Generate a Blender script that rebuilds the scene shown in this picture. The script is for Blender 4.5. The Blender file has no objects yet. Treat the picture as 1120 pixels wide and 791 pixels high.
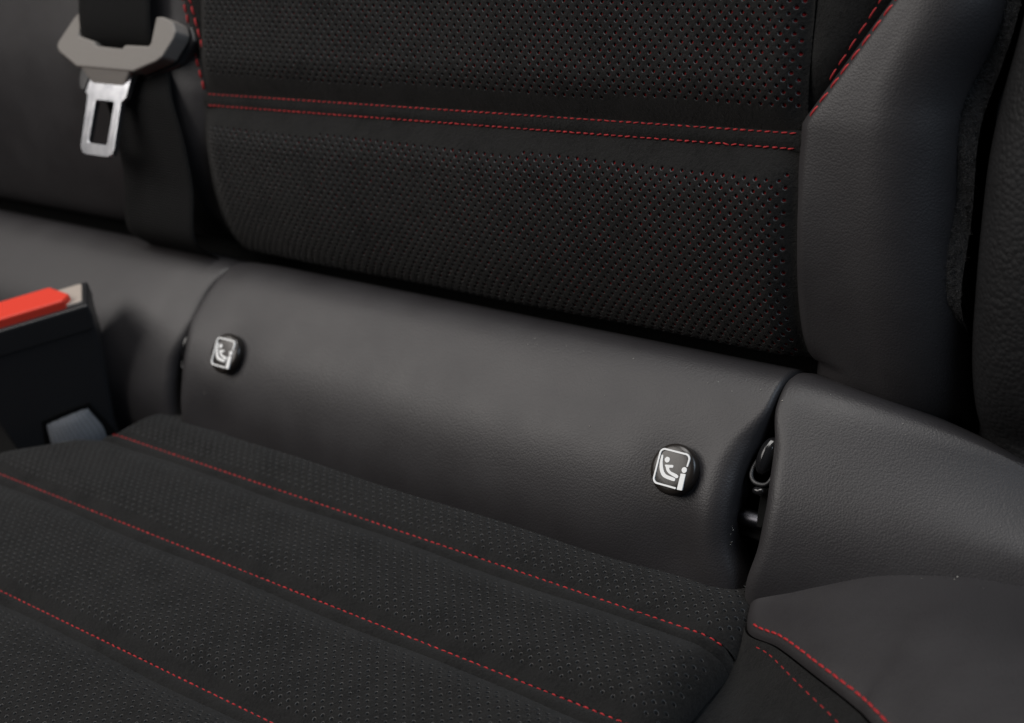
import bpy, bmesh, math, random
import numpy as np
from mathutils import Vector, Matrix

random.seed(7)
rng = np.random.default_rng(11)
R = math.radians
scn = bpy.context.scene
COL = scn.collection

# ------------------------------------------------------------------ camera
cam_d = bpy.data.cameras.new('camera')
cam = bpy.data.objects.new('camera', cam_d)
COL.objects.link(cam)
cR, cU, cB = (.77856, .59623, -.19585), (-.17624, .50725, .84359), (.60232, -.62226, .50000)
CAM = (.34169, -.31388, .28222)
cam.matrix_world = Matrix(((cR[0], cU[0], cB[0], CAM[0]), (cR[1], cU[1], cB[1], CAM[1]),
                           (cR[2], cU[2], cB[2], CAM[2]), (0, 0, 0, 1)))
cam_d.sensor_width = 36
cam_d.lens = 49.98
cam_d.clip_start = .01
cam_d.clip_end = 50
cam_d.dof.use_dof = True
cam_d.dof.focus_distance = .475
cam_d.dof.aperture_fstop = 11
scn.camera = cam

# ------------------------------------------------------------------ world and lamps (soft window light in a car)
world = bpy.data.worlds.new('World')
scn.world = world
world.use_nodes = True
bg = world.node_tree.nodes['Background']
bg.inputs[0].default_value = (.75, .85, 1, 1)
bg.inputs[1].default_value = .01


def area(name, loc, target, size, power, color, size_y=None):
    d = bpy.data.lights.new(name, 'AREA')
    d.energy = power
    d.color = color
    d.shape = 'RECTANGLE'
    d.size = size
    d.size_y = size_y or size
    o = bpy.data.objects.new(name, d)
    COL.objects.link(o)
    o.location = loc
    o.rotation_euler = (Vector(target) - Vector(loc)).to_track_quat('-Z', 'Y').to_euler()
    return o


area('roof_light', (-.15, .04, 1.30), (-.05, 0, 0), .9, 9.5, (1, .97, .94), .40)
area('window_light_left', (-1.02, -.84, 1.16), (-.1, 0, 0), 1.25, 18, (1, .95, .905), .9)
area('window_light_right', (1.05, .0, .95), (.1, 0, .05), .7, 6.0, (.70, .84, 1), .5)

scn.view_settings.view_transform = 'Standard'
scn.view_settings.look = 'None'
scn.view_settings.exposure = 0
scn.view_settings.gamma = 1
scn.render.engine = 'CYCLES'


# ------------------------------------------------------------------ materials
def mat(name, base, rough=.5, spec=.5, metallic=0, sheen=0, coat=0):
    m = bpy.data.materials.new(name)
    m.use_nodes = True
    b = m.node_tree.nodes['Principled BSDF']
    b.inputs['Base Color'].default_value = (*base, 1)
    b.inputs['Roughness'].default_value = rough
    b.inputs['Specular IOR Level'].default_value = spec
    b.inputs['Metallic'].default_value = metallic
    if sheen:
        b.inputs['Sheen Weight'].default_value = sheen
        b.inputs['Sheen Roughness'].default_value = .5
    if coat:
        b.inputs['Coat Weight'].default_value = coat
    return m


def nodes(m):
    return m.node_tree.nodes, m.node_tree.links, m.node_tree.nodes['Principled BSDF']


def noise(m, scale, detail=2, rough=.5, stretch=None):
    N, L, b = nodes(m)
    tc = N.new('ShaderNodeTexCoord')
    n = N.new('ShaderNodeTexNoise')
    n.inputs['Scale'].default_value = scale
    n.inputs['Detail'].default_value = detail
    n.inputs['Roughness'].default_value = rough
    if stretch:
        mp = N.new('ShaderNodeMapping')
        mp.inputs['Scale'].default_value = stretch
        L.new(tc.outputs['Object'], mp.inputs[0])
        L.new(mp.outputs[0], n.inputs['Vector'])
    else:
        L.new(tc.outputs['Object'], n.inputs['Vector'])
    return n


def vary(m, src, c0, c1, lo=.3, hi=.7):
    N, L, b = nodes(m)
    r = N.new('ShaderNodeValToRGB')
    r.color_ramp.elements[0].position = lo
    r.color_ramp.elements[1].position = hi
    r.color_ramp.elements[0].color = (*c0, 1)
    r.color_ramp.elements[1].color = (*c1, 1)
    L.new(src, r.inputs[0])
    L.new(r.outputs[0], b.inputs['Base Color'])


def bump(m, src, strength, dist, prev=None):
    N, L, b = nodes(m)
    bp = N.new('ShaderNodeBump')
    bp.inputs['Strength'].default_value = strength
    bp.inputs['Distance'].default_value = dist
    L.new(src, bp.inputs['Height'])
    if prev is not None:
        L.new(prev.outputs[0], bp.inputs['Normal'])
    L.new(bp.outputs[0], b.inputs['Normal'])
    return bp


def leather(name, c0, c1, rough=.46, grain=1500, gs=.20):
    m = mat(name, c0, rough, .50)
    N, L, b = nodes(m)
    n1 = noise(m, 45, 4)
    vary(m, n1.outputs['Fac'], c0, c1)
    tc = N.new('ShaderNodeTexCoord')
    nd = N.new('ShaderNodeTexNoise')
    nd.inputs['Scale'].default_value = 400
    L.new(tc.outputs['Object'], nd.inputs['Vector'])
    mx = N.new('ShaderNodeVectorMath')
    mx.operation = 'MULTIPLY_ADD'
    mx.inputs[1].default_value = (.0007, .0007, .0007)
    L.new(nd.outputs['Color'], mx.inputs[0])
    L.new(tc.outputs['Object'], mx.inputs[2])
    v = N.new('ShaderNodeTexVoronoi')
    v.feature = 'SMOOTH_F1'
    v.inputs['Scale'].default_value = grain
    v.inputs['Smoothness'].default_value = .35
    L.new(mx.outputs[0], v.inputs['Vector'])
    inv = N.new('ShaderNodeMath')
    inv.operation = 'SUBTRACT'
    inv.inputs[0].default_value = 1
    L.new(v.outputs['Distance'], inv.inputs[1])
    b1 = bump(m, inv.outputs[0], gs, .00035)
    n2 = noise(m, 70, 2)
    bump(m, n2.outputs['Fac'], .08, .0010, b1)
    rr = N.new('ShaderNodeMapRange')
    rr.inputs[3].default_value = rough - .06
    rr.inputs[4].default_value = rough + .1
    L.new(n1.outputs['Fac'], rr.inputs[0])
    L.new(rr.outputs[0], b.inputs['Roughness'])
    return m


def suede(name, c0, c1, sheen=.06):
    m = mat(name, c0, .95, .12, sheen=sheen)
    N, L, b = nodes(m)
    n1 = noise(m, 70, 5, .65)
    nf = noise(m, 1100, 3, .75)
    mx = N.new('ShaderNodeMath')
    mx.operation = 'MULTIPLY_ADD'
    mx.inputs[1].default_value = .9
    L.new(nf.outputs['Fac'], mx.inputs[0])
    L.new(n1.outputs['Fac'], mx.inputs[2])
    vary(m, mx.outputs[0], c0, c1, .68, 1.06)
    n2 = noise(m, 900, 4, .8)
    b1 = bump(m, n2.outputs['Fac'], .9, .0007)
    n3 = noise(m, 260, 3, .6)
    bump(m, n3.outputs['Fac'], .35, .0010, b1)
    return m


M_LEATHER = leather('black_leather', (.0240, .0220, .0234), (.0290, .0270, .0286), .47)
M_TRIM = leather('grained_trim', (.008, .008, .0085), (.012, .012, .013), .58, 620, .8)
M_TRIM.node_tree.nodes['Principled BSDF'].inputs['Specular IOR Level'].default_value = .22
M_SUEDE = suede('black_suede', (.0075, .0073, .0071), (.0160, .0154, .0149))
M_GUSSET = suede('black_gusset_suede', (.004, .004, .004), (.012, .0118, .0116), .06)
M_RIM = mat('pressed_rim_glint', (.06, .06, .062), .32, .5)  # glossy pressed suede, base colour lightened to paint in the rim glints
M_LIP = mat('suede_lip_glint', (.024, .0237, .0237), .45, .45)  # cushion hole lips, paler than the suede to imitate light catching them
M_HOLE = mat('hole_wall', (.012, .011, .011), .9, .1)
M_RED_BACK = mat('red_backing', (.30, .013, .016), .9, .2)
M_THREAD = mat('red_thread', (.45, .020, .024), .6, .35)
vary(M_THREAD, noise(M_THREAD, 700, 2).outputs['Fac'], (.27, .009, .014), (.50, .026, .028))
M_BLACK = mat('black_plastic', (.018, .018, .0195), .42, .5)
bump(M_BLACK, noise(M_BLACK, 1800, 2).outputs['Fac'], .25, .0002)
M_GLOSS = mat('glossy_black_plastic', (.010, .010, .011), .16, .5)
M_CAP = mat('button_plastic', (.016, .013, .011), .3, .5)
bump(M_CAP, noise(M_CAP, 900, 2).outputs['Fac'], .08, .0002)
M_WHITE = mat('white_print', (.88, .88, .87), .45)
M_STEEL = mat('chromed_steel', (.62, .63, .66), .24, .5, 1)
vary(M_STEEL, noise(M_STEEL, 160, 4).outputs['Fac'], (.42, .43, .46), (.62, .63, .66))
M_DSTEEL = mat('dark_steel', (.08, .08, .09), .35, .5, 1)
M_GRIP = mat('grey_grip_plastic', (.20, .185, .17), .6, .4)
bump(M_GRIP, noise(M_GRIP, 1300, 3).outputs['Fac'], .5, .0004)
M_RED = mat('red_plastic', (.78, .055, .030), .5, .45)
bump(M_RED, noise(M_RED, 1500, 2).outputs['Fac'], .25, .0002)
M_BEIGE = mat('grey_beige_plastic', (.42, .36, .31), .6)
M_PRINT = mat('faint_print', (.055, .045, .034), .6)
M_DARK = mat('dark_void', (.006, .006, .006), .9, .1)
M_FELT = mat('black_felt', (.014, .014, .015), 1, .1, sheen=.2)
vary(M_FELT, noise(M_FELT, 500, 4, .7).outputs['Fac'], (.008, .008, .008), (.030, .030, .032))
bump(M_FELT, noise(M_FELT, 700, 4, .8).outputs['Fac'], 1, .002)
M_LINT = mat('pale_lint', (.45, .43, .38), .9)


def webbing_mat(name, c0, c1, rough=.6):
    m = mat(name, c0, rough, .18)
    N, L, b = nodes(m)
    uv = N.new('ShaderNodeTexCoord')
    w = N.new('ShaderNodeTexWave')
    w.bands_direction = 'Y'
    w.inputs['Scale'].default_value = 260
    w.inputs['Distortion'].default_value = .6
    L.new(uv.outputs['UV'], w.inputs['Vector'])
    w2 = N.new('ShaderNodeTexWave')
    w2.bands_direction = 'X'
    w2.inputs['Scale'].default_value = 180
    L.new(uv.outputs['UV'], w2.inputs['Vector'])
    a = N.new('ShaderNodeMath')
    a.operation = 'MULTIPLY_ADD'
    a.inputs[1].default_value = .35
    L.new(w2.outputs['Fac'], a.inputs[0])
    L.new(w.outputs['Fac'], a.inputs[2])
    vary(m, a.outputs[0], c0, c1, .1, 1)
    bump(m, a.outputs[0], .6, .0004)
    return m


M_WEB = webbing_mat('black_webbing', (.0022, .0022, .0022), (.006, .006, .0062), .85)
M_WEBG = webbing_mat('grey_blue_webbing', (.05, .055, .062), (.16, .17, .19), .45)


# ------------------------------------------------------------------ helpers
def empty(name, loc, label, cat, group=None):
    o = bpy.data.objects.new(name, None)
    o.empty_display_size = .02
    COL.objects.link(o)
    o.location = loc
    o['label'] = label
    o['category'] = cat
    if group:
        o['group'] = group
    return o


def origin(parent):
    """world location of a parent (parents are never rotated)"""
    v = Vector((0, 0, 0))
    while parent is not None:
        v += Vector(parent.location)
        parent = parent.parent
    return np.array(v)


def make(name, V, F, mats, parent=None, idx=None, smooth=True, uv=None):
    V = np.asarray(V, float) - origin(parent)
    me = bpy.data.meshes.new(name)
    me.from_pydata([tuple(p) for p in V.tolist()], [], [tuple(f) for f in F])
    if not isinstance(mats, (list, tuple)):
        mats = [mats]
    for m in mats:
        me.materials.append(m)
    if idx is not None:
        me.polygons.foreach_set('material_index', np.asarray(idx, np.int32))
    me.polygons.foreach_set('use_smooth', np.full(len(me.polygons), smooth, bool))
    if uv is not None:
        l = me.uv_layers.new()
        li = np.empty(len(me.loops), np.int32)
        me.loops.foreach_get('vertex_index', li)
        l.data.foreach_set('uv', np.asarray(uv, float)[li].ravel())
    me.update()
    o = bpy.data.objects.new(name, me)
    COL.objects.link(o)
    if parent is not None:
        o.parent = parent
    return o


def bevel(o, w, seg=3, angle=30):
    b = o.modifiers.new('bevel', 'BEVEL')
    b.width = w
    b.segments = seg
    b.limit_method = 'ANGLE'
    b.angle_limit = R(angle)
    return o


def grid(name, U, Vv, fn, mats, parent, flip=False, uvs=None):
    """fn(u array, v array) -> (n,3). U, Vv one-dimensional"""
    u, v = np.meshgrid(U, Vv, indexing='ij')
    P = fn(u.ravel(), v.ravel())
    nu, nv = len(U), len(Vv)
    i, j = np.meshgrid(np.arange(nu - 1), np.arange(nv - 1), indexing='ij')
    a = (i * nv + j).ravel()
    F = np.stack([a, a + nv, a + nv + 1, a + 1], 1)
    if flip:
        F = F[:, ::-1]
    uv = np.stack([u.ravel(), v.ravel()], 1) if uvs is None else uvs(u.ravel(), v.ravel())
    return make(name, P, F.tolist(), mats, parent, uv=uv)


def sroll(d, w):
    return np.sin(np.pi / 2 * np.clip(d / w, 0, 1))


def qroll(d, w):
    t = 1 - np.clip(d / w, 0, 1)
    return np.sqrt(np.maximum(0, 1 - t * t))


def perforated(name, x0, x1, y0, y1, clampfn, holefn, surf, mats, parent, lip=0, px=.0040, py=.0020, r=.00060, flip=False, depth=1.0):
    """suede sheet with punched holes on a diagonal lattice. surf(x, y, h) -> points.
    mats: suede, hole wall, backing"""
    jj = np.arange(int(math.floor(y0 / py)) - 1, int(math.ceil(y1 / py)) + 2)
    ii = np.arange(int(math.floor(x0 / px)) - 1, int(math.ceil(x1 / px)) + 2)
    I, J = np.meshgrid(ii, jj, indexing='ij')
    I, J = I.ravel(), J.ravel()
    # integer quarter-lattice coordinates of the centres
    cx4 = 4 * I + 2 * (J % 2)
    cy2 = 2 * J
    off = np.array([(2, 0), (1, 1), (0, 2), (-1, 1), (-2, 0), (-1, -1), (0, -2), (1, -1)])
    ox = cx4[:, None] + off[None, :, 0]
    oy = cy2[:, None] + off[None, :, 1]
    OX, OY = ox * px / 4, oy * py / 2
    # keep the cells that touch the area
    ccx, ccy = clampfn(OX.ravel(), OY.ravel())
    w = np.hypot(ccx - OX.ravel(), ccy - OY.ravel()).reshape(OX.shape)
    keep = (w < 1e-7).any(1)
    ox, oy, OX, OY, cx4, cy2, w = ox[keep], oy[keep], OX[keep], OY[keep], cx4[keep], cy2[keep], w[keep]
    CX, CY = cx4 * px / 4, cy2 * py / 2
    hole = holefn(CX, CY) & (w < 1e-7).all(1)
    keys = (ox.astype(np.int64) + 100000) * 1000000 + (oy + 100000)
    uq, first, invk = np.unique(keys.ravel(), return_index=True, return_inverse=True)
    invk = invk.reshape(keys.shape)
    vx, vy = clampfn(OX.ravel()[first], OY.ravel()[first])
    vx, vy = list(vx), list(vy)
    base = np.stack([vx, vy, np.zeros(len(vx))], 1)
    n0 = len(base)
    nh = int(hole.sum())
    ang = np.arange(8) * math.pi / 4
    hx, hy = CX[hole], CY[hole]
    jit = rng.normal(0, .00004, (nh, 2))
    rr = r * rng.uniform(.88, 1.12, nh)
    rings = []
    for k, d in ((1.55, .00010), (1.2, -.00002), (.95, -.00036), (.88, -.00080)):
        rx = hx[:, None] + jit[:, :1] + rr[:, None] * k * np.cos(ang)
        ry = hy[:, None] + jit[:, 1:] + rr[:, None] * k * np.sin(ang)
        rings.append(np.stack([rx, ry, np.full_like(rx, d * depth)], 2).reshape(-1, 3))
    plain_c = np.stack(list(clampfn(CX[~hole], CY[~hole])) + [np.zeros((~hole).sum())], 1)
    allp = np.vstack([base] + rings + [plain_c])
    P = surf(allp[:, 0], allp[:, 1], allp[:, 2])
    F, idx = [], []
    oc = invk[hole]
    k8 = np.arange(8)
    k9 = (k8 + 1) % 8
    ring_id = [n0 + q * nh * 8 + np.arange(nh)[:, None] * 8 for q in range(4)]

    def quads(A, B, mi):
        q = np.stack([A[:, k8], A[:, k9], B[:, k9], B[:, k8]], 2).reshape(-1, 4)
        F.extend(q.tolist())
        idx.extend([mi] * len(q))
    rid = [q + k8 for q in ring_id]
    if nh:
        quads(oc, rid[0], 0)
        quads(rid[0], rid[1], lip)
        quads(rid[1], rid[2], 3)
        quads(rid[2], rid[3], 1)
        F.extend(rid[3].tolist())
        idx.extend([2] * nh)
    pc = n0 + 4 * nh * 8 + np.arange(int((~hole).sum()))
    ocp = invk[~hole]
    t = np.stack([ocp[:, k8], ocp[:, k9], np.repeat(pc[:, None], 8, 1)], 2).reshape(-1, 3)
    # drop collapsed faces
    a, b_, c = P[t[:, 0]], P[t[:, 1]], P[t[:, 2]]
    ar = np.linalg.norm(np.cross(b_ - a, c - a), axis=1)
    t = t[ar > 1e-12]
    F.extend(t.tolist())
    idx.extend([0] * len(t))
    if flip:
        F = [f[::-1] for f in F]
    return make(name, P, F, mats, parent, idx)


def capsule(l, r, n=6):
    """thread stitch along +X, centre at the origin, ends dipping down -Z"""
    xs = [-.5, -.42, -.2, .2, .42, .5]
    rs = [.25, .8, 1, 1, .8, .25]
    V, F = [], []
    for x, k in zip(xs, rs):
        dz = -1.1 * r * (abs(x) / .5) ** 3
        for a in range(n):
            t = 2 * math.pi * a / n
            V.append((x * l, r * k * math.cos(t), r * k * math.sin(t) * .85 + dz))
    for i in range(len(xs) - 1):
        for a in range(n):
            b = (a + 1) % n
            F.append((i * n + a, (i + 1) * n + a, (i + 1) * n + b, i * n + b))
    F.append(tuple(range(n)))
    F.append(tuple(range((len(xs) - 1) * n, len(xs) * n))[::-1])
    return np.array(V), F


def stitch_row(P, Nn, pitch, length, radius, parent, single=False, lift=.0002, name='stitch', skew=0.0):
    """P: dense polyline (n,3), Nn normals (n,3). A stitch every pitch."""
    P, Nn = np.asarray(P), np.asarray(Nn)
    d = np.r_[0, np.cumsum(np.linalg.norm(np.diff(P, axis=0), axis=1))]
    s = np.arange(pitch / 2, d[-1], pitch)
    V0, F0 = capsule(length, radius)
    VV, FF = [], []
    me = None
    O = origin(parent)
    for k in s:
        k = k + random.gauss(0, pitch * .03)
        p = np.array([np.interp(k, d, P[:, c]) for c in range(3)])
        q = np.array([np.interp(k + length * .3, d, P[:, c]) for c in range(3)])
        q0 = np.array([np.interp(k - length * .3, d, P[:, c]) for c in range(3)])
        n = np.array([np.interp(k, d, Nn[:, c]) for c in range(3)])
        t = q - q0
        t /= np.linalg.norm(t)
        n = n - t * (n @ t)
        n /= np.linalg.norm(n)
        b = np.cross(n, t)
        a = skew + random.gauss(0, .04 if single else .09)
        kl, kw = random.uniform(.82, 1.1), random.uniform(.8, 1.2)
        t, b = t * math.cos(a) + b * math.sin(a), b * math.cos(a) - t * math.sin(a)
        p = p + n * lift
        if single:
            if me is None:
                o = make('stitch', V0 + O, F0, M_THREAD, parent)
                me = o.data
            else:
                o = bpy.data.objects.new('stitch', me)
                COL.objects.link(o)
                o.parent = parent
            o.matrix_local = Matrix(((t[0], b[0], n[0], p[0] - O[0]), (t[1], b[1], n[1], p[1] - O[1]),
                                     (t[2], b[2], n[2], p[2] - O[2]), (0, 0, 0, 1)))
        else:
            f0 = len(VV) * len(V0)
            VV.append(p + V0[:, :1] * kl * t + V0[:, 1:2] * kw * b + V0[:, 2:] * kw * n)
            FF += [tuple(i + f0 for i in f) for f in F0]
    if not single and VV:
        o = make(name, np.vstack(VV), FF, M_THREAD, parent)
        o['kind'] = 'stuff'
        return o


def prism(name, pts, depth, o3, ax, ay, an, mats, parent, bev=.0006, seg=3, holes=None, smooth=True):
    """2-D outline (mm list) in the plane ax, ay extruded along an from 0 to -depth (front face at 0)"""
    ax, ay, an, o3 = map(np.asarray, (ax, ay, an, o3))
    bm = bmesh.new()
    loops = [pts] + (holes or [])
    edges = []
    for lp in loops:
        vs = [bm.verts.new(tuple(np.array(o3) + ax * p[0] * .001 + ay * p[1] * .001)) for p in lp]
        edges += [bm.edges.new((vs[i], vs[(i + 1) % len(vs)])) for i in range(len(vs))]
    if holes:
        bmesh.ops.triangle_fill(bm, use_beauty=True, use_dissolve=False, edges=edges)
        bmesh.ops.dissolve_limit(bm, angle_limit=.01, verts=bm.verts[:], edges=bm.edges[:])
    else:
        bm.faces.new(list(bm.verts))
    bm.normal_update()
    for f in bm.faces:
        if f.normal.dot(Vector(an)) < 0:
            f.normal_flip()
    ext = bmesh.ops.extrude_face_region(bm, geom=bm.faces[:])
    for v in [g for g in ext['geom'] if isinstance(g, bmesh.types.BMVert)]:
        v.co += Vector(an) * depth          # extruded cap is the front
    front = Vector(an) * -depth
    for v in bm.verts:
        v.co += front
    bmesh.ops.recalc_face_normals(bm, faces=bm.faces[:])
    O = Vector(origin(parent))
    for v in bm.verts:
        v.co -= O
    me = bpy.data.meshes.new(name)
    bm.to_mesh(me)
    bm.free()
    me.materials.append(mats)
    for p in me.polygons:
        p.use_smooth = smooth
    o = bpy.data.objects.new(name, me)
    COL.objects.link(o)
    o.parent = parent
    if bev:
        bevel(o, bev, seg, 25)
        w = o.modifiers.new('wn', 'WEIGHTED_NORMAL')
        w.keep_sharp = True
    return o


def tube(name, pts, r, mats, parent, n=10, closed=False, flat=1.0):
    pts = np.asarray(pts, float)
    k = len(pts)
    V, F = [], []
    up = np.array((.2, .1, 1.))
    for i in range(k):
        a = pts[(i - 1) % k] if closed or i > 0 else pts[i]
        b = pts[(i + 1) % k] if closed or i < k - 1 else pts[i]
        t = (b - a) / np.linalg.norm(b - a)
        s = np.cross(t, up)
        s /= np.linalg.norm(s)
        u = np.cross(s, t)
        rr = r[i] if hasattr(r, '__len__') else r
        for q in range(n):
            g = 2 * math.pi * q / n
            V.append(pts[i] + s * rr * math.cos(g) * flat + u * rr * math.sin(g))
    for i in range(k if closed else k - 1):
        for q in range(n):
            q2 = (q + 1) % n
            i2 = (i + 1) % k
            F.append((i * n + q, i * n + q2, i2 * n + q2, i2 * n + q))
    if not closed:
        F.append(tuple(range(n))[::-1])
        F.append(tuple(range((k - 1) * n, k * n)))
    return make(name, V, F, mats, parent)


def catmull(K, n=40):
    K = np.asarray(K, float)
    Kp = np.vstack([2 * K[0] - K[1], K, 2 * K[-1] - K[-2]])
    out = []
    for i in range(1, len(Kp) - 2):
        p0, p1, p2, p3 = Kp[i - 1:i + 3]
        for t in np.linspace(0, 1, n, endpoint=False):
            out.append(.5 * (2 * p1 + (-p0 + p2) * t + (2 * p0 - 5 * p1 + 4 * p2 - p3) * t * t + (-p0 + 3 * p1 - 3 * p2 + p3) * t ** 3))
    out.append(Kp[-2])
    return np.array(out)


def smoothstep(x, a, b):
    t = np.clip((x - a) / (b - a), 0, 1)
    return t * t * (3 - 2 * t)


# ================================================================== BACKREST
TB, NB = np.array((0, .364, .9314)), np.array((0, -.9314, .364))


def BK(x, s, h):
    x, s, h = np.broadcast_arrays(x, s, h)
    return np.stack([x, .033 + TB[1] * s + NB[1] * h, .033 + TB[2] * s + NB[2] * h], -1)


XI0, XI1 = -.1615, .129               # insert edges


def s2(x):                            # lower stitch row
    return .0661 + .019 * (x - .129)


def s1(x):                            # upper stitch row
    return s2(x) + .0055


def xe_right(s):                      # inner edge of the right bolster
    return np.where(s < .075, .1292, .1292 + np.maximum(0, s - .075) * .69 + 0 * s)


def xe_left(s):
    return -.1622 - np.maximum(0, s - .067) * .36 + .014 * np.clip((.022 - s) / .022, 0, 1) ** 2


S_TOP = .215
S_BOT = -.006


def tuck(s, D=.026, s_bot=S_BOT, W=.068):
    e = np.clip(s - s_bot, 0, W)
    return D * (1 - np.sqrt(np.maximum(0, 1 - ((W - e) / W) ** 2)))


def insert_left(s):
    return np.where(s > .067, -.1615 + 0 * s, np.maximum(xe_left(s), -.1622)) + .0008


def h_lower(x, s):
    d = s2(x) - s
    return (.0015 + .0050 * sroll(d, .017)) * (.35 + .65 * sroll(x - XI0, .012) * sroll(XI1 - x, .010)) - tuck(s) \
        + .0007 * np.sin(x * 61 + 1.2) * sroll(d, .03)


def h_upper(x, s):
    d = s - s1(x)
    return (.0012 + .0068 * sroll(d, .018)) * (.35 + .65 * sroll(x - XI0 + .002, .012) * sroll(XI1 + .001 - x, .010)) \
        + .0006 * np.sin(x * 47 + .4) * sroll(d, .03)


backrest = empty('backrest', (-.0165, .10, .0), 'black rear seat backrest with perforated suede centre, leather sides and red stitching', 'backrest')

perforated('lower_perforated_panel', XI0 - .003, XI1 + .003, S_BOT, .075,
           lambda x, s: (np.clip(x, XI0 - .001, XI1 + .002), np.minimum(np.maximum(s, S_BOT), s2(x))),
           lambda x, s: (s < s2(x) - .0080) & (x < XI1 - .0016) & (x > XI0 + .002),
           lambda x, s, d: BK(x, s, h_lower(x, s) + d), [M_SUEDE, M_HOLE, M_RED_BACK, M_RIM], backrest)
perforated('upper_perforated_panel', XI0 - .003, XI1 + .003, .060, S_TOP,
           lambda x, s: (np.clip(x, XI0 + .001, XI1 + .002), np.maximum(np.minimum(s, S_TOP), s1(x))),
           lambda x, s: (s > s1(x) + .0078) & (x < XI1 - .0008) & (x > XI0 + .006),
           lambda x, s, d: BK(x, s, h_upper(x, s) + d), [M_SUEDE, M_HOLE, M_RED_BACK, M_RIM], backrest)


def band_surf(x, v):
    s = s2(x) - .0006 + v * .0067
    return BK(x, s, .0012 + .0011 * np.sin(np.pi * v) * (.6 + .4 * sroll(x - XI0, .012) * sroll(XI1 - x, .01)))


grid('seam_band', np.linspace(XI0 - .001, XI1 + .002, 120), np.linspace(0, 1, 9), band_surf, M_SUEDE, backrest)
xs = np.linspace(XI0 + .0012, XI1 - .0005, 200)
nrm = np.repeat(NB[None], 200, 0)
for fs, nm, dv in ((s1, 'upper_stitch_row', -.0003), (s2, 'lower_stitch_row', .0003)):
    stitch_row(BK(xs, fs(xs) + dv, .0018), nrm, .0030, .00225, .00030, backrest, name='stitch_row', lift=.0001, skew=.05)


# --- bolsters
def h_rb(x, s):
    d = x - xe_right(s)
    xo = .1775 + .010 * smoothstep(s, .080, .115) + .006 * (1 - smoothstep(s, -.012, .070))
    o = xo - x
    outer = .024 * (1 - qroll(o, .024)) + np.maximum(0, -o) * 9
    lo = smoothstep(s, .055, .085)
    return .0016 + .0024 * sroll(d, .004) + .0006 * lo * sroll(d, .008) + .0036 * sroll(d - .002, .045) - outer - tuck(s) * (1 - sroll(d, .022)) - tuck(s, .034, -.024, .105) * sroll(d, .022)


def rb_surf(v, s):
    xm = .1805 + .010 * smoothstep(s, .080, .115) + .006 * (1 - smoothstep(s, -.012, .070))
    x = xe_right(s) + v * (xm - xe_right(s))
    lip = np.where(v <= 1e-6, -.006, 0)
    return BK(x, s, h_rb(x, s) + lip)


vv = np.r_[0, 1e-5, np.linspace(0, 1, 70)[1:]]
ss = np.r_[np.linspace(-.024, .03, 40), np.linspace(.03, S_TOP, 80)[1:]]
bolster_r = o = grid('side_bolster', vv, ss, rb_surf, M_LEATHER, backrest)
o['label'] = 'leather side bolster next to the felt lining'


def h_lb(x, s):
    d = xe_left(s) - x
    return .0006 + .0055 * sroll(d, .014) + .006 * sroll(d - .01, .06) * smoothstep(s, .0, .09) - tuck(s, .030, -.004, .085) \
        - .004 * np.exp(-((x + .215) / .03) ** 2)


def lb_surf(v, s):
    x = xe_left(s) - v * (xe_left(s) + .48)
    lip = np.where(v <= 1e-6, -.006, 0)
    return BK(x, s, h_lb(x, s) + lip)


vv = np.r_[0, 1e-5, np.linspace(0, 1, 90)[1:] ** 1.3]
ss = np.r_[np.linspace(-.004, .03, 40), np.linspace(.03, S_TOP, 80)[1:]]
bolster_l = o = grid('side_bolster', vv, ss, lb_surf, M_LEATHER, backrest, flip=True)
o['label'] = 'leather side bolster behind the hanging belt tongue'

# gussets: plain suede wedges between insert and bolsters
gs = np.linspace(.066, S_TOP, 70)
gusset_r = grid('gusset', gs, np.linspace(0, 1, 12),
     lambda s, v: BK(XI1 - .0008 + v * (xe_right(s) + .003 - XI1 + .0008), s, .0012 + .0042 * np.sin(np.pi * np.clip(v, 0, 1)) * smoothstep(s, .075, .1) - .003 * v), M_GUSSET, backrest, flip=True)
gusset_l = grid('gusset', gs, np.linspace(0, 1, 12),
     lambda s, v: BK(XI0 + .003 - v * (XI0 + .003 - xe_left(s) + .003), s, .0015 + .0035 * np.sin(np.pi * np.clip(v, 0, 1)) * smoothstep(s, .07, .1) - .003 * v), M_GUSSET, backrest)

# bolster seam stitches, each one a piece
t = np.linspace(.0765, .185, 120)
xx = xe_right(t) + .0021
stitch_row(BK(xx, t, h_rb(xx, t)), np.repeat((NB * .9 + np.array((-.4, 0, 0)))[None], 120, 0), .0054, .0046, .00048, bolster_r, True, .0002)
t = np.linspace(.067, .185, 120)
xx = xe_left(t) - .0012
stitch_row(BK(xx, t, h_lb(xx, t)), np.repeat((NB * .9 + np.array((.3, 0, 0)))[None], 120, 0), .0050, .0042, .00055, bolster_l, True, .0003)
t = np.linspace(.088, .185, 100)
xx = XI1 + .004 + (t - .080) * .60
stitch_row(BK(xx, t, .0038), np.repeat(NB[None], 100, 0), .0054, .0040, .00028, gusset_r, True, -.0001)
t = np.linspace(.085, .185, 100)
xx = -.1600 - (t - .085) * .40
stitch_row(BK(xx, t, .0042), np.repeat(NB[None], 100, 0), .0050, .0042, .00045, gusset_l, True, .0001)

# ================================================================== APRON
AK = catmull([(.072, -.002), (.060, .0060), (.047, .0168), (.036, .0225), (.026, .0208), (.013, .0110), (0, -.001), (-.009, -.014), (-.015, -.028), (-.0175, -.045), (-.016, -.062)])
AL = np.r_[0, np.cumsum(np.linalg.norm(np.diff(AK, axis=0), axis=1))]
AT = -(AL - AL[6 * 40])[::-1]
AY, AZ = AK[::-1, 0], AK[::-1, 1]
T_MIN, T_MAX = AT[0], AT[-1]


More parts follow.
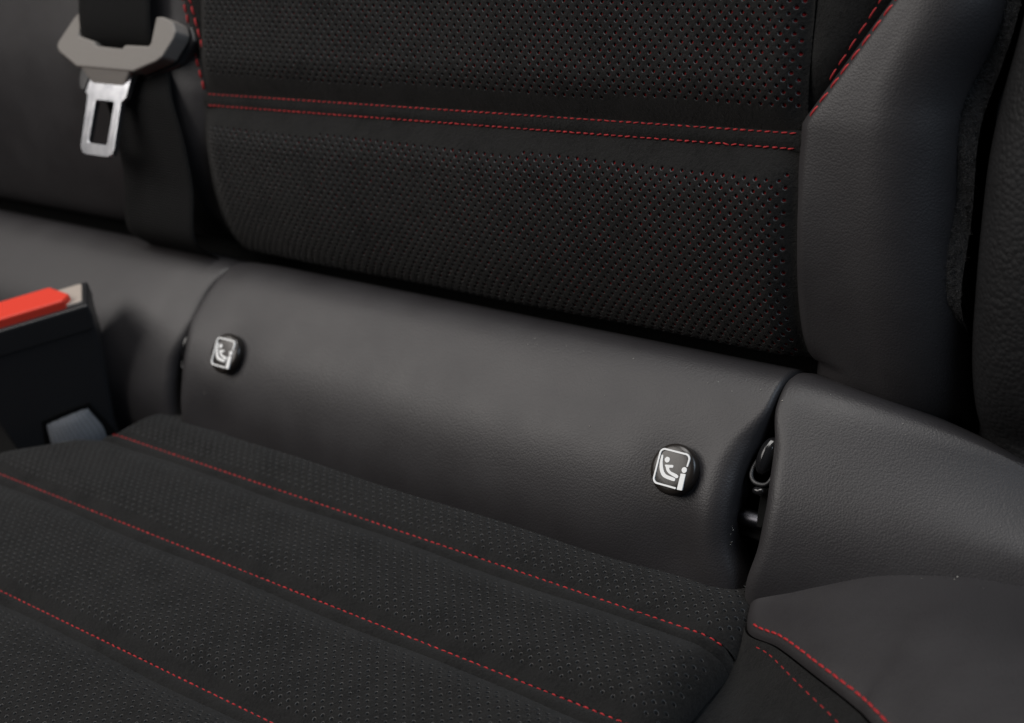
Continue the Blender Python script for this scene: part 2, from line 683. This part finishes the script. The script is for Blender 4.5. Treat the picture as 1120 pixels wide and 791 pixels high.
def AP(x, t, h):
    x, t, h = np.broadcast_arrays(x, t, h)
    y, z = np.interp(t, AT, AY), np.interp(t, AT, AZ)
    e = .0008
    dy = np.interp(t + e, AT, AY) - np.interp(t - e, AT, AY)
    dz = np.interp(t + e, AT, AZ) - np.interp(t - e, AT, AZ)
    l = np.hypot(dy, dz) + 1e-9
    return np.stack([x, y - dz / l * h, z + dy / l * h], -1)


def apron_frame(x, t, h=0):
    p = AP(np.array([x]), np.array([t]), np.array([h]))[0]
    u = AP(np.array([x]), np.array([t + .001]), np.array([h]))[0] - AP(np.array([x]), np.array([t - .001]), np.array([h]))[0]
    u /= np.linalg.norm(u)
    n = np.cross(np.array((1., 0, 0)), u)
    return p, np.array((1., 0, 0)), u, n


def edge(tab):
    tab = np.array(sorted(tab)) * .001
    tt = np.linspace(tab[0, 0], tab[-1, 0], 60)
    # smoothed interpolation
    xv = np.interp(tt, tab[:, 0], tab[:, 1])
    k = np.array([1, 2, 3, 2, 1]) / 9
    xs_ = np.convolve(np.pad(xv, 2, 'edge'), k, 'valid')
    return lambda t: np.interp(t, tt, xs_)


eRc = edge([(70, 128.4), (40.8, 128.4), (27, 127.8), (16.2, 125.0), (6.9, 122.8), (-6.9, 122.6), (-20.7, 123.0), (-31.9, 126.7), (-45, 129.5), (-70, 129)])
eRr = edge([(70, 128.6), (40.8, 128.6), (27.2, 129.2), (17.9, 131.2), (8.9, 132.8), (-3.1, 134.6), (-18.6, 134.2), (-31.6, 130.6), (-45, 129.8), (-70, 130)])
eLc = edge([(70, -152), (36.9, -153.6), (24.4, -158.6), (10, -160.6), (-4.7, -159.6), (-19.3, -159.3), (-33.5, -160.4), (-70, -161)])
eLl = edge([(70, -152.2), (36.9, -153.8), (24.4, -158.8), (10, -160.9), (0, -162.0), (-10, -166.0), (-24.4, -167.2), (-34.9, -167), (-70, -162)])


def gauss(x, t, x0, t0, sx, st):
    return np.exp(-((x - x0) / sx) ** 2 - ((t - t0) / st) ** 2)


def h_apc(x, t):
    dR, dL = eRc(t) - x, x - eLc(t)
    dR, dL = np.maximum(dR, 0), np.maximum(dL, 0)
    rw = .007 + .006 * smoothstep(-t, -.02, .01)
    top = smoothstep(t, .014, .030)
    h = -(.006 - .0048 * top) * (1 - qroll(dR, rw * (1 - .72 * top))) - (.0036 - .0026 * smoothstep(t, -.004, .012)) * (1 - qroll(dL, .006 - .002 * top))
    h = h  - .0010 * (1 - sroll(dL, .022)) * smoothstep(t, .0, .03)
    h = h - .0030 * gauss(x, t, .104, -.027, .017, .016) + .0018 * gauss(x, t, .117, -.012, .007, .016)
    h = h - .0018 * gauss(x, t, .0995, .0005, .014, .013) - .0015 * gauss(x, t, -.129, 0, .014, .013)
    h = h + .0004 * np.sin(x * 26 + .5) * np.exp(-((t + .01) / .03) ** 2)
    h = h - .002 * gauss(x, t, -.135, -.03, .018, .014)
    return h


apron = empty('seat_apron', (-.015, .03, -.062), 'smooth black leather apron strip between backrest and cushion, with two anchor slots', 'seat apron')


def strip(name, xl, xr, hfn, n, lipL=True, lipR=True, pw=1.0, lab=None):
    t = np.linspace(-.058, T_MAX - .004, 110)
    v = np.linspace(0, 1, n)
    v = np.r_[0, (np.sin((v - .5) * np.pi) * .5 + .5) * .45 + v * .55, 1]
    k = np.arange(len(v))

    def fn(v_, t_):
        return None
    vi, tt = np.meshgrid(k, t, indexing='ij')
    vi, tt = vi.ravel(), tt.ravel()
    x = xl(tt) + v[vi] * (xr(tt) - xl(tt))
    h = hfn(x, tt)
    h = h - np.where((vi == 0) & lipL, .012, 0) - np.where((vi == len(v) - 1) & lipR, .012, 0)
    x = x + np.where((vi == 0) & lipL, .002, 0) - np.where((vi == len(v) - 1) & lipR, .002, 0)
    P = AP(x, tt, h)
    nv = len(t)
    i, j = np.meshgrid(np.arange(len(v) - 1), np.arange(nv - 1), indexing='ij')
    a = (i * nv + j).ravel()
    o = make(name, P, np.stack([a, a + nv, a + nv + 1, a + 1], 1).tolist(), M_LEATHER, apron)
    if lab:
        o['label'] = lab
    return o


strip('leather_panel', eLc, eRc, h_apc, 170, lab='middle leather panel carrying both round buttons')


def h_apl(x, t):
    d = np.maximum(eLl(t) - x, 0)
    return -(.0045 - .0033 * smoothstep(t, -.004, .012)) * (1 - qroll(d, .006)) - .002 * (1 - sroll(d, .03)) + .0015 * sroll(d - .02, .04) * np.exp(-((t - .01) / .02) ** 2)


strip('leather_panel', lambda t: -.48 + 0 * t, eLl, h_apl, 130, lipL=False, lab='leather panel behind the seat belt buckle')


def h_apr(x, t):
    d = np.maximum(x - eRr(t), 0)
    top = smoothstep(t, .014, .030)
    return -(.0055 - .0043 * top) * (1 - qroll(d, .0060 - .0038 * top)) - .0004 - 1.6 * np.maximum(0, x - .145) ** 2 * smoothstep(t, .0, .03) - .11 * np.maximum(0, d - .006) \
        - .3 * np.maximum(0, x - .17) ** 2


strip('leather_panel', eRr, lambda t: .36 + 0 * t, h_apr, 110, lipR=False, lab='leather panel beside the open anchor slot')


# ================================================================== CUSHION
def ybk(x):      # rear edge: tucked under the apron, notched at the buckle
    return np.where(x > -.172, .004, np.interp(x, [-.40, -.30, -.245, -.226, -.2065, -.190, -.180, -.172], [-.085, -.081, -.074, -.066, -.049, -.033, -.016, .004]))


ROWS = [-.0350, -.0805, -.1335, -.187]
BANDW = .0052
XC1 = .1395
PIL = [.0030, .0040, .0044, .0046, .0046]


def cz(y):
    return -.0365 + .045 * (-.014 - y)


def edge_drop(x, y):
    dr = XC1 - x
    db = ybk(x) - y
    return .010 * (1 - qroll(dr, .013)) + np.where(x < -.165, .014 * (1 - qroll(db, .016)), 0)


def CU(x, y, h):
    x, y, h = np.broadcast_arrays(x, y, h)
    return np.stack([x, y, cz(y) - edge_drop(x, y) + h], -1)


cushion = empty('seat_cushion', (-.03, -.12, -.09), 'black perforated suede seat cushion with cross channels and red stitching', 'seat cushion')
ylim = [(.006, ROWS[0])] + [(ROWS[i] - BANDW, ROWS[i + 1]) for i in range(3)] + [(ROWS[3] - BANDW, -.245)]
for k, (ya, yb) in enumerate(ylim):
    def hp(x, y, ya=ya, yb=yb, k=k):
        rb = sroll(y - yb, .014)
        ra = sroll(ya - y, .011) if k else sroll(-.009 - y, .012)
        return .0006 + PIL[k] * rb * ra * (.25 + .75 * sroll(XC1 - x, .014)) + .0005 * np.sin(x * 55 + k * 2.1)
    perforated('perforated_panel', -.40, XC1, yb, ya,
               lambda x, y, ya=ya, yb=yb: (np.minimum(np.maximum(x, -.40), XC1), np.maximum(np.minimum(np.minimum(y, ya), np.maximum(ybk(x), yb)), yb)),
               lambda x, y, ya=ya, yb=yb, k=k: (y > yb + .004) & (y < (ya if k else .01) - .004) & (y < ybk(x) - .002) & (x < XC1 - .003) & (y < -.006),
               lambda x, y, d, hp=hp: CU(x, y, hp(x, y) + d), [M_SUEDE, M_LIP, M_HOLE, M_LIP], cushion, lip=3, px=.0040, py=.0022, r=.00046, depth=1.1)
for k, y0 in enumerate(ROWS):
    grid('seam_band', np.linspace(-.40, XC1, 150), np.linspace(0, 1, 9),
         lambda x, v, y0=y0: CU(x, np.minimum(y0 + .0006 - v * (BANDW + .0012), ybk(x)), .0004 + .0012 * np.sin(np.pi * v)), M_SUEDE, cushion, flip=True)
    xx = np.linspace(-.186 if k == 0 else -.36, XC1 - .003, 260)
    nz = np.repeat(np.array((0, 0, 1.))[None], 260, 0)
    stitch_row(CU(xx, np.full(260, y0 - .0005), .0011), nz, .0031, .0021, .00030, cushion, name='stitch_row', skew=-.04)
    stitch_row(CU(xx, np.full(260, y0 - BANDW + .0007), .0003), nz, .0030, .0020, .00026, cushion, name='stitch_row', lift=-.0001)

# right leather bolster of the cushion
SC = catmull([(.1325, -.002, -.040), (.1330, -.0110, -.0340), (.1392, -.0260, -.0340), (.1562, -.0355, -.026), (.1760, -.0484, -.018), (.1951, -.0600, -.012), (.2061, -.0684, -.008), (.250, -.100, .002), (.31, -.15, .006)], 12)
JC = catmull([(.1330, .008, -.041), (.1345, .001, -.0335), (.1500, -.0010, -.0295), (.1580, .0040, -.028), (.1760, .0080, -.0215), (.1990, .0120, -.0180), (.2200, .0150, -.018), (.27, .018, -.02), (.34, .02, -.02)], 12)
ks = np.arange(len(SC))


def bol(k, v):
    i = k.astype(int)
    a, b = SC[i], JC[i]
    L = np.linalg.norm(b - a, axis=1)
    p = a * (1 - v)[:, None] + b * v[:, None]
    p[:, 2] += .10 * L * np.sin(np.pi * np.clip(v, 0, 1)) - .003 * (1 - qroll(v * L, .005))
    return p


cb = grid('leather_bolster', ks, np.r_[0, .01, .03, .06, np.linspace(.1, 1, 24)], bol, M_LEATHER, cushion, flip=True)
# the welt below the seam and the suede gusset dropping to the insert


def gus(k, v):
    i = k.astype(int)
    a = SC[i] + np.array((-.0006, -.0006, -.0028))
    yb_ = SC[i, 1] - .012 - (SC[i, 0] - .13) * .2
    b = np.stack([np.full(len(i), XC1 - .0015), yb_, cz(yb_) - .0105], 1)
    p = a * (1 - v)[:, None] + b * v[:, None]
    p[:, 2] -= .006 * np.sin(np.pi * v) * np.clip((i - 20) / 30, 0, 1)
    return p


cg = grid('gusset', ks[12:], np.linspace(0, 1, 14), gus, M_GUSSET, cushion)
sel = SC[25:]
stitch_row(sel + np.array((.0010, .0016, .0004)), np.repeat(np.array((-.3, -.2, 1.))[None], len(sel), 0), .0040, .0034, .00042, cb, True, .0002)
gl = gus(ks[30:].astype(float), np.full(len(ks) - 30, .09))
stitch_row(gl, np.repeat(np.array((-.5, -.4, 1.))[None], len(gl), 0), .0046, .0030, .00020, cg, True, 0)

# ================================================================== dark base behind and below
def box(name, lo, hi, m, parent=None):
    x0, y0, z0 = lo
    x1, y1, z1 = hi
    V = [(x0, y0, z0), (x1, y0, z0), (x1, y1, z0), (x0, y1, z0), (x0, y0, z1), (x1, y0, z1), (x1, y1, z1), (x0, y1, z1)]
    F = [(0, 3, 2, 1), (4, 5, 6, 7), (0, 1, 5, 4), (1, 2, 6, 5), (2, 3, 7, 6), (3, 0, 4, 7)]
    return make(name, V, F, m, parent, smooth=False)


o = box('floor', (-.60, -.32, -.16), (.50, .30, -.075), M_DARK)
o['kind'] = 'structure'
V = [BK(np.array([x]), np.array([s]), np.array([h]))[0] for x in (-.60, .50) for s in (-.13, .23) for h in (-.045, -.075)]
o = make('back_wall', V, [(0, 1, 3, 2), (4, 6, 7, 5), (0, 2, 6, 4), (1, 5, 7, 3), (0, 4, 5, 1), (2, 3, 7, 6)], M_DARK, smooth=False)
o['kind'] = 'structure'


# ================================================================== anchor buttons
def arc(cx, cy, r, a0, a1, n=8):
    return [(cx + r * math.cos(R(a)), cy + r * math.sin(R(a))) for a in np.linspace(a0, a1, n)]


def smooth_closed(pts, n=4):
    P = np.array(pts, float)
    k = len(P)
    out = []
    for i in range(k):
        p0, p1, p2, p3 = P[(i - 1) % k], P[i], P[(i + 1) % k], P[(i + 2) % k]
        for t in np.linspace(0, 1, n, endpoint=False):
            out.append(tuple(.5 * (2 * p1 + (-p0 + p2) * t + (2 * p0 - 5 * p1 + 4 * p2 - p3) * t * t + (-p0 + 3 * p1 - 3 * p2 + p3) * t ** 3)))
    return out


def stroke(path, w):
    P = np.array(path, float)
    T = np.gradient(P, axis=0)
    T /= np.linalg.norm(T, axis=1)[:, None]
    N_ = np.stack([-T[:, 1], T[:, 0]], 1) * w / 2
    a0 = math.degrees(math.atan2(T[-1, 1], T[-1, 0]))
    cap = arc(P[-1, 0], P[-1, 1], w / 2, a0 + 90, a0 - 90, 7)[1:-1]
    a1 = math.degrees(math.atan2(-T[0, 1], -T[0, 0]))
    cap0 = arc(P[0, 0], P[0, 1], w / 2, a1 + 90, a1 - 90, 7)[1:-1]
    return [tuple(p) for p in P + N_] + cap + [tuple(p) for p in (P - N_)[::-1]] + cap0


def anchor_button(x, t, label, lean=0):
    p, ax, ay, an = apron_frame(x, t, -.0012)
    if lean:
        c, s = math.cos(lean), math.sin(lean)
        ax, an = ax * c + an * s, an * c - ax * s
    root = empty('anchor_button', p, label, 'button', 'round child seat buttons on the apron')
    # domed cap: lathe about an
    prof = [(0, 4.3), (2.5, 4.28), (5, 4.2), (7.0, 4.02), (8.0, 3.75), (8.6, 3.3), (8.85, 2.6), (8.9, 1.6), (8.75, .7), (8.4, 0), (8.3, -2)]
    n = 56
    V = [p + an * prof[0][1] * .001]
    for r_, z_ in prof[1:]:
        for k in range(n):
            g = 2 * math.pi * k / n
            V.append(p + (ax * math.cos(g) + ay * math.sin(g)) * r_ * .001 + an * z_ * .001)
    F = [(0, 1 + k, 1 + (k + 1) % n) for k in range(n)]
    for q in range(len(prof) - 2):
        for k in range(n):
            k2 = (k + 1) % n
            F.append((1 + q * n + k, 1 + (q + 1) * n + k, 1 + (q + 1) * n + k2, 1 + q * n + k2))
    make('cap', V, F, M_CAP, root)
    f3 = p + an * .00442
    kw = dict(depth=.0006, o3=f3, ax=ax, ay=ay, an=an, mats=M_WHITE, parent=root, bev=.00004, seg=1)
    w2_, h2, rc = 5.75, 5.95, 1.7
    fr = [(3.2, -h2 - .05), (0, -h2)] + arc(-w2_ + rc, -h2 + rc, rc, 270, 180) + arc(-w2_ + rc, h2 - rc, rc, 180, 90) + arc(w2_ - rc, h2 - rc, rc, 90, 0) + [(w2_ - .05, 3.0), (w2_ - .1, 2.2)]
    prism('frame_symbol', stroke(fr, .62), **kw)
    seat = [(-5.0, 3.5), (-4.55, 3.75), (-4.2, 3.2), (-3.9, 1.4), (-2.9, -.9), (-1.4, -2.3), (2.0, -2.75), (2.45, -3.2), (2.0, -3.85), (-1.4, -3.6), (-2.9, -3.0), (-4.1, -1.6), (-4.8, .4)]
    prism('seat_symbol', smooth_closed(seat), **kw)
    prism('head_symbol', arc(-2.4, 2.6, .98, 0, 345, 24), **kw)
    body = [(-2.75, .75), (-1.2, 1.05), (.1, 1.3), (.55, .95), (.35, .4), (-.8, .15), (-.5, -.55), (.3, -1.0), (2.3, -1.35), (3.2, -1.75), (3.3, -2.35), (2.7, -2.65), (1.5, -2.35), (-.5, -1.75), (-1.6, -1.0), (-2.3, .1)]
    prism('child_symbol', smooth_closed(body), **kw)
    prism('dot_symbol', arc(4.9, .65, .98, 0, 345, 24), **kw)
    prism('bar_symbol', [(3.95, -.75), (5.75, -.55), (5.85, -.75), (5.95, -6.0), (5.8, -6.2), (4.2, -6.3), (4.0, -6.15)], **kw)
    return root


anchor_button(.1012, .0006, 'sharp round black child seat button beside the slot with the glossy hook')
anchor_button(-.1290, 0, 'round black child seat button near the red seat belt buckle')


# ================================================================== anchors in the slots
def anchor(x, label, s=1.0, t0=0.0):
    p, ax, ay, an = apron_frame(x, t0, -.010)
    root = empty('anchor', p, label, 'anchor', 'anchor fittings inside the slots')

    def W(a, b, c):
        return p + ax * a * .001 * s + ay * b * .001 + an * c * .001
    # glossy ribbed guide cap
    V, F = [], []
    n, m_ = 28, 18
    for i in range(m_ + 1):
        ph = math.pi * i / m_
        for k in range(n):
            g = 2 * math.pi * k / n
            rx = 3.3 * math.sin(ph) ** .8
            rz = 3.4 * math.sin(ph) ** .8
            yy = 6.6 * math.cos(ph)
            rib = 1 - .10 * math.exp(-((math.cos(g) - .15) / .14) ** 2) - .08 * math.exp(-((math.cos(g) + .45) / .1) ** 2)
            V.append(W(-.4 + rx * math.cos(g) * rib + yy * .12, 12.6 + yy, 2.4 + rz * math.sin(g) * rib - .010 * yy * yy))
    for i in range(m_):
        for k in range(n):
            k2 = (k + 1) % n
            F.append((i * n + k, (i + 1) * n + k, (i + 1) * n + k2, i * n + k2))
    make('guide_cap', V, F, M_GLOSS, root)
    # clip that holds the cap
    c = [W(-4.0, 10.5, 1.6), W(-4.5, 8.0, 2.2), W(-4.2, 5.2, 3.0), W(-2.6, 3.3, 3.2), W(-.2, 2.9, 3.2), W(1.9, 3.5, 3.0), W(2.9, 5.4, 2.6), W(3.1, 8, 2.0)]
    tube('clip', catmull(c, 5), .00075, M_BLACK, root, 8)
    cc = []
    for k in range(14):
        cc.append(k)
    # pin
    tube('pin', [W(-1.9, .6, 2.6), W(-1.2, .65, 2.9), W(1.2, .75, 2.9), W(1.9, .8, 2.6)], [.0011, .0014, .0014, .0011], M_GLOSS, root, 14)
    # bracket plate
    prism('bracket', [(-1.0, 2), (2.6, 2.4), (3.4, -7), (2.6, -11), (.6, -11), (-.2, -6)], .0022, W(0, 0, .2), ax * s, ay, an, M_DARK, root, .0004)
    # steel bar across, deep in the slot
    tube('anchor_bar', [W(-9, -9, -5), W(-5, -9, -4), W(5, -9, -4), W(9, -9, -5)], .003, M_DSTEEL, root, 14)
    # ledge of the tray
    prism('tray', [(-9, -10.5), (-3, -9.0), (2.5, -10.2), (5.5, -13), (5, -16), (-9, -15)], .006, W(0, 0, -5.2), ax * s, ay, an, M_DARK, root, .001)
    return root


anchor(.1297, 'glossy black anchor hook in the open slot of the leather')
anchor(-.1630, 'dark anchor fitting in the narrow slot behind the buckle', .6, -.016)

# ================================================================== seat belt
aa = R(35)
TN, TT = np.array((0, -math.cos(aa), math.sin(aa))), np.array((0, math.sin(aa), math.cos(aa)))
TX = np.array((1., 0, 0))
PT = np.array((-.21516, .04786, .10653))
belt = empty('seat_belt', PT, 'black seat belt with grey tongue and steel latch plate hanging before backrest', 'seat belt')


def TW(a, b, c):
    return PT + TX * a * .001 + TT * b * .001 + TN * c * .001


grip = [(-21.5, 25), (-25, 24.6), (-28.5, 22), (-38, 10.2), (-38.4, 7.6), (-36, 5.4), (-20.5, -.8), (-15.5, -4), (-10, -9.2), (-6, -11.4), (7.5, -11.2), (11.5, -9), (17, -3.4), (21.5, -.9), (36.5, 4.3), (40.5, 6.6), (46.2, 15), (46.8, 18), (44, 22), (36, 24.2), (31.5, 24),
        (31.0, 12.4), (29.6, 11.0), (13, 10.8), (11, 9.0), (-8.6, 9.5), (-10, 11.4), (-22.4, 13.4), (-22.6, 15.5)]
top_part = [p for p in grip if p[1] > -1.2]
k0 = grip.index((-20.5, -.8))
top_part = grip[:k0 + 1] + [(21.5, -.9)] + grip[grip.index((36.5, 4.3)):]
tg = prism('tongue_grip', top_part, .0085, TW(0, 0, 3.6), TX, TT, TN, M_GRIP, belt, .0026, 4)
ca, sa = math.cos(R(24)), math.sin(R(24))
prism('tongue_nose', [(-20.2, .8), (-15.5, -4.4), (-10, -10), (-6, -12.4), (7.5, -12.2), (11.5, -9.8), (17, -3.8), (21.0, .7)], .0070,
      TW(0, 0, 3.3), TX, TT * ca + TN * sa, TN * ca - TT * sa, M_GRIP, tg, .0016, 3)
prism('grip_back', [(-25, 19), (-36, 8), (-19, -2), (-8, -11), (9, -11), (18, -4), (42, 5), (50, 16), (46, 23), (33, 24), (31, 12.6), (-22, 13.6)], .0060, TW(0, 0, -5.2), TX, TT, TN, M_BLACK, belt, .0018, 3)
pl = [(-19, 2), (-19.2, -5), (-18, -10), (-13.2, -12.8), (-12.2, -36.5), (-10.6, -39.0), (-8, -40), (9.6, -40), (12.2, -38.8), (13.2, -36.5), (12.6, -15), (15.4, -12.6), (16.4, -7), (17, 2)]
hole = [(-6.4, -15.6), (-6.6, -33.6), (-5.9, -34.4), (6.6, -34.4), (7.3, -33.6), (7.3, -15.6), (6.6, -14.9), (-5.8, -14.9)]
prism('latch_plate', pl, .0028, TW(0, 0, .2), TX, TT, TN, M_STEEL, tg, .0008, 3, holes=[hole])
prism('latch_cover', [(-20.5, 1), (-20.8, -6), (-19, -10.5), (-15.2, -11.5), (-13.5, -6), (-12, 1)], .0046, TW(0, 0, 1.0), TX, TT, TN, M_BLACK, tg, .0008, 2)


def ribbon(name, L, Rr, m, parent, nn, thick=.0012, nw=13, bow=0):
    """ribbon between two dense polylines, with thickness; nn = outward normal"""
    L, Rr = np.asarray(L), np.asarray(Rr)
    k = len(L)
    d = np.r_[0, np.cumsum(np.linalg.norm(np.diff(L, axis=0), axis=1))]
    V, UV, F = [], [], []
    w = np.linspace(0, 1, nw)
    nn = np.asarray(nn)
    wid = np.linalg.norm(Rr[0] - L[0])
    for side in (0, 1):
        for i in range(k):
            for a in w:
                V.append(L[i] * (1 - a) + Rr[i] * a + nn * (bow * math.sin(math.pi * a) - side * thick * (1 - (2 * a - 1) ** 8 * .8)))
                UV.append((a * wid, d[i]))
    o_ = k * nw
    for i in range(k - 1):
        for a in range(nw - 1):
            b = i * nw + a
            F.append((b, b + 1, b + nw + 1, b + nw))
            F.append((o_ + b, o_ + b + nw, o_ + b + nw + 1, o_ + b + 1))
        b = i * nw
        F.append((b, b + nw, o_ + b + nw, o_ + b))
        b = i * nw + nw - 1
        F.append((b, o_ + b, o_ + b + nw, b + nw))
    return make(name, V, F, m, parent, uv=UV)


def P3(x, y, z):
    return np.array((x, y, z))


# upper run: comes down in front of the grip, dives into its slot
cen = [(2, 150, 26), (-1.5, 100, 17), (0, 60, 11), (3.0, 36, 7.6), (4.4, 22, 5.6), (4.5, 14, 2.6), (4.5, 10.5, -1.5), (4.5, 10, -5)]
cc = catmull([TW(*c) for c in cen], 10)
ribbon('upper_webbing', cc - TX * .0262, cc + TX * .0262, M_WEB, belt, TN, bow=.001)
# lower run: behind the grip and down to the crease
low = catmull([TW(6, 14, -5), TW(10, 4, -6), TW(16, -10, -6), P3(-.194, .0425, .080), P3(-.190, .036, .058), P3(-.189, .0275, .036), P3(-.188, .036, .022)], 10)
ribbon('lower_webbing', low - TX * .026, low + TX * .024, M_WEB, belt, TN, bow=.0005)

# ================================================================== buckle
BW, BU = np.array((.6, .8, 0)), np.array((0, 0, 1.))
BN = np.array((.8, -.6, 0))
Q0 = np.array((-.20165, -.02570, -.04200))
buckle = empty('seat_belt_buckle', Q0 + BW * -.022 + BN * -.012 + np.array((0, 0, -.03)), 'black seat belt buckle with red release button standing by the cushion edge', 'buckle')


def BWp(a, b, c):
    return Q0 + BW * a * .001 + BU * b * .001 + BN * c * .001


body = [(0.5, -30), (1.0, 0), (8.6, 40), (10.2, 58), (10.0, 63.5), (-52, 63.5), (-52.5, 58), (-50, 40), (-44, 0), (-43, -30)]
prism('housing', body, .026, BWp(0, 0, 0), BW, BU, BN, M_BLACK, buckle, .0022, 4)
prism('housing_collar', [(9.3, 51.5), (10.6, 58), (10.4, 64.2), (-52.6, 64.2), (-53, 58), (-51.8, 51.5)], .0272, BWp(0, 0, .6), BW, BU, BN, M_BLACK, buckle, .0012, 3)
# red release button lies on the top, pointed at its end
prism('release_button', [(-48, -2.2), (.5, -2.2), (3.6, -7.5), (-5.5, -22), (-48, -22)], .009, BWp(0, 68.6, 0), BW, BN, BU, M_RED, buckle, .0012, 4)
prism('top_trim', [(-8, -3.2), (7.4, -3.2), (8.2, -4.0), (8.2, -22), (7.4, -23), (-8, -23)], .004, BWp(0, 65.4, 0), BW, BN, BU, M_BEIGE, buckle, .0008, 2)
prism('printed_line', [(-25.4, 13.4), (-6.2, 15.6), (-6.2, 15.2), (-25.4, 13.0)], .0003, BWp(0, 0, .12), BW, BU, BN, M_PRINT, buckle, 0)
# grey-blue webbing loop; dark plate on the foot stands in for a shaded notch
prism('foot_notch_shade', smooth_closed([(-29.5, -8), (-29, 12.5), (-25, 15.6), (-8, 17.0), (-4.5, 14), (-.5, -8)], 5), .002, BWp(0, 0, .7), BW, BU, BN, M_DARK, buckle, .0004, 2)
Lw = catmull([BWp(-26.5, 13.0, -1), BWp(-27, 11.5, 2.2), BWp(-27.5, 4, 4.8), BWp(-26, -8, 5.5), BWp(-26, -20, 6)], 8)
Rw = catmull([BWp(-7.5, 15.0, -1), BWp(-6.2, 13.0, 2.2), BWp(-3.0, 4, 4.8), BWp(-4, -8, 5.5), BWp(-3, -20, 6)], 8)
ribbon('webbing_loop', Lw, Rw, M_WEBG, buckle, BN, thick=.0016, bow=.0035)

# ================================================================== felt lining and side trim
felt = empty('felt_lining', (.20, .10, .02), 'fuzzy black felt lining between the leather bolster and side trim', 'felt lining')


def felt_surf(v, s):
    xl = .1655 - .03 * (1 - smoothstep(s, -.02, .035))
    x = xl + v * (.1820 - xl) + .008 * smoothstep(s, .075, .115)
    return BK(x, s, -.0105 - .030 * (1 - smoothstep(s, -.012, .025)) - .004 * (1 - v) + .0010 * np.sin(s * 160 + v * 3) + .003 * np.sin(np.pi * v))


grid('backing', np.linspace(0, 1, 24), np.linspace(-.03, S_TOP, 90), felt_surf, M_FELT, felt)
nf = 9000
fv, fs = rng.uniform(.05, 1, nf), rng.uniform(-.02, .19, nf)
P = felt_surf(fv, fs)
dirs = NB[None] * rng.uniform(.3, 1, (nf, 1)) + rng.normal(0, .7, (nf, 3))
dirs /= np.linalg.norm(dirs, axis=1)[:, None]
sd = np.cross(dirs, rng.normal(0, 1, (nf, 3)))
sd /= np.linalg.norm(sd, axis=1)[:, None]
ln = rng.uniform(.0008, .0024, (nf, 1))
V = np.stack([P - sd * .00011 - dirs * .0003, P + sd * .00011 - dirs * .0003, P + dirs * ln + sd * rng.normal(0, .0004, (nf, 1))], 1).reshape(-1, 3)
F = [(3 * i, 3 * i + 1, 3 * i + 2) for i in range(nf)]
o = make('pile', V, F, M_FELT, felt, smooth=False)
o['kind'] = 'stuff'

trim = empty('side_trim', (.25, .02, .0), 'dark grained leather side trim panel right of the felt lining', 'trim panel')


def trim_surf(q, s):
    x = .1795 + .007 * smoothstep(s, .06, .13) + q
    h = -.030 + .030 * (1 - np.exp(-q / .006)) + .06 * q - .02 * np.exp(-np.maximum(s + .02, 0) / .02)
    return BK(x, s, h)


grid('panel', np.r_[np.linspace(0, .03, 30), np.linspace(.03, .2, 30)[1:]], np.linspace(-.03, S_TOP, 90), trim_surf, M_TRIM, trim, flip=True)

# ================================================================== lint
V, F = [], []


def speck(p, r_):
    b = len(V)
    for _ in range(4):
        V.append(np.asarray(p) + rng.normal(0, r_, 3))
    F.extend([(b, b + 1, b + 2), (b, b + 2, b + 3), (b, b + 3, b + 1), (b + 1, b + 3, b + 2)])


for _ in range(26):
    x = rng.uniform(.02, .19)
    tq = .035 + rng.normal(0, .003)
    speck(AP(np.array([x]), np.array([tq]), np.array([(h_apc(np.array([x]), np.array([tq]))[0] if x < .127 else h_apr(np.array([x]), np.array([tq]))[0]) + .0002]))[0], .00014)
for _ in range(14):
    x = rng.uniform(-.3, .12)
    tq = rng.uniform(-.02, .03)
    if -.165 < x:
        speck(AP(np.array([x]), np.array([tq]), np.array([h_apc(np.array([x]), np.array([tq]))[0] + .0001]))[0], .00012)
for _ in range(10):
    tq = rng.uniform(-.026, -.014)
    speck(AP(eRc(np.array([tq])), np.array([tq]), np.array([-.0062]))[0] + rng.normal(0, .0003, 3), .00022)
for _ in range(46):
    x, y = rng.uniform(-.2, .12), rng.uniform(-.13, -.03)
    if min(abs(y - r_) for r_ in ROWS) > .012:
        speck(CU(np.array([x]), np.array([y]), np.array([.0048]))[0], .00009)
for _ in range(16):
    k = rng.uniform(24, 74)
    q = bol(np.array([k]), np.array([.80 + rng.normal(0, .03)]))[0]
    speck(q + np.array((0, 0, .0004)), .00016)
o = make('lint', V, F, M_LINT, None, smooth=False)
o['kind'] = 'stuff'
o['label'] = 'tiny pale lint specks scattered on the leather apron'
o['category'] = 'lint'
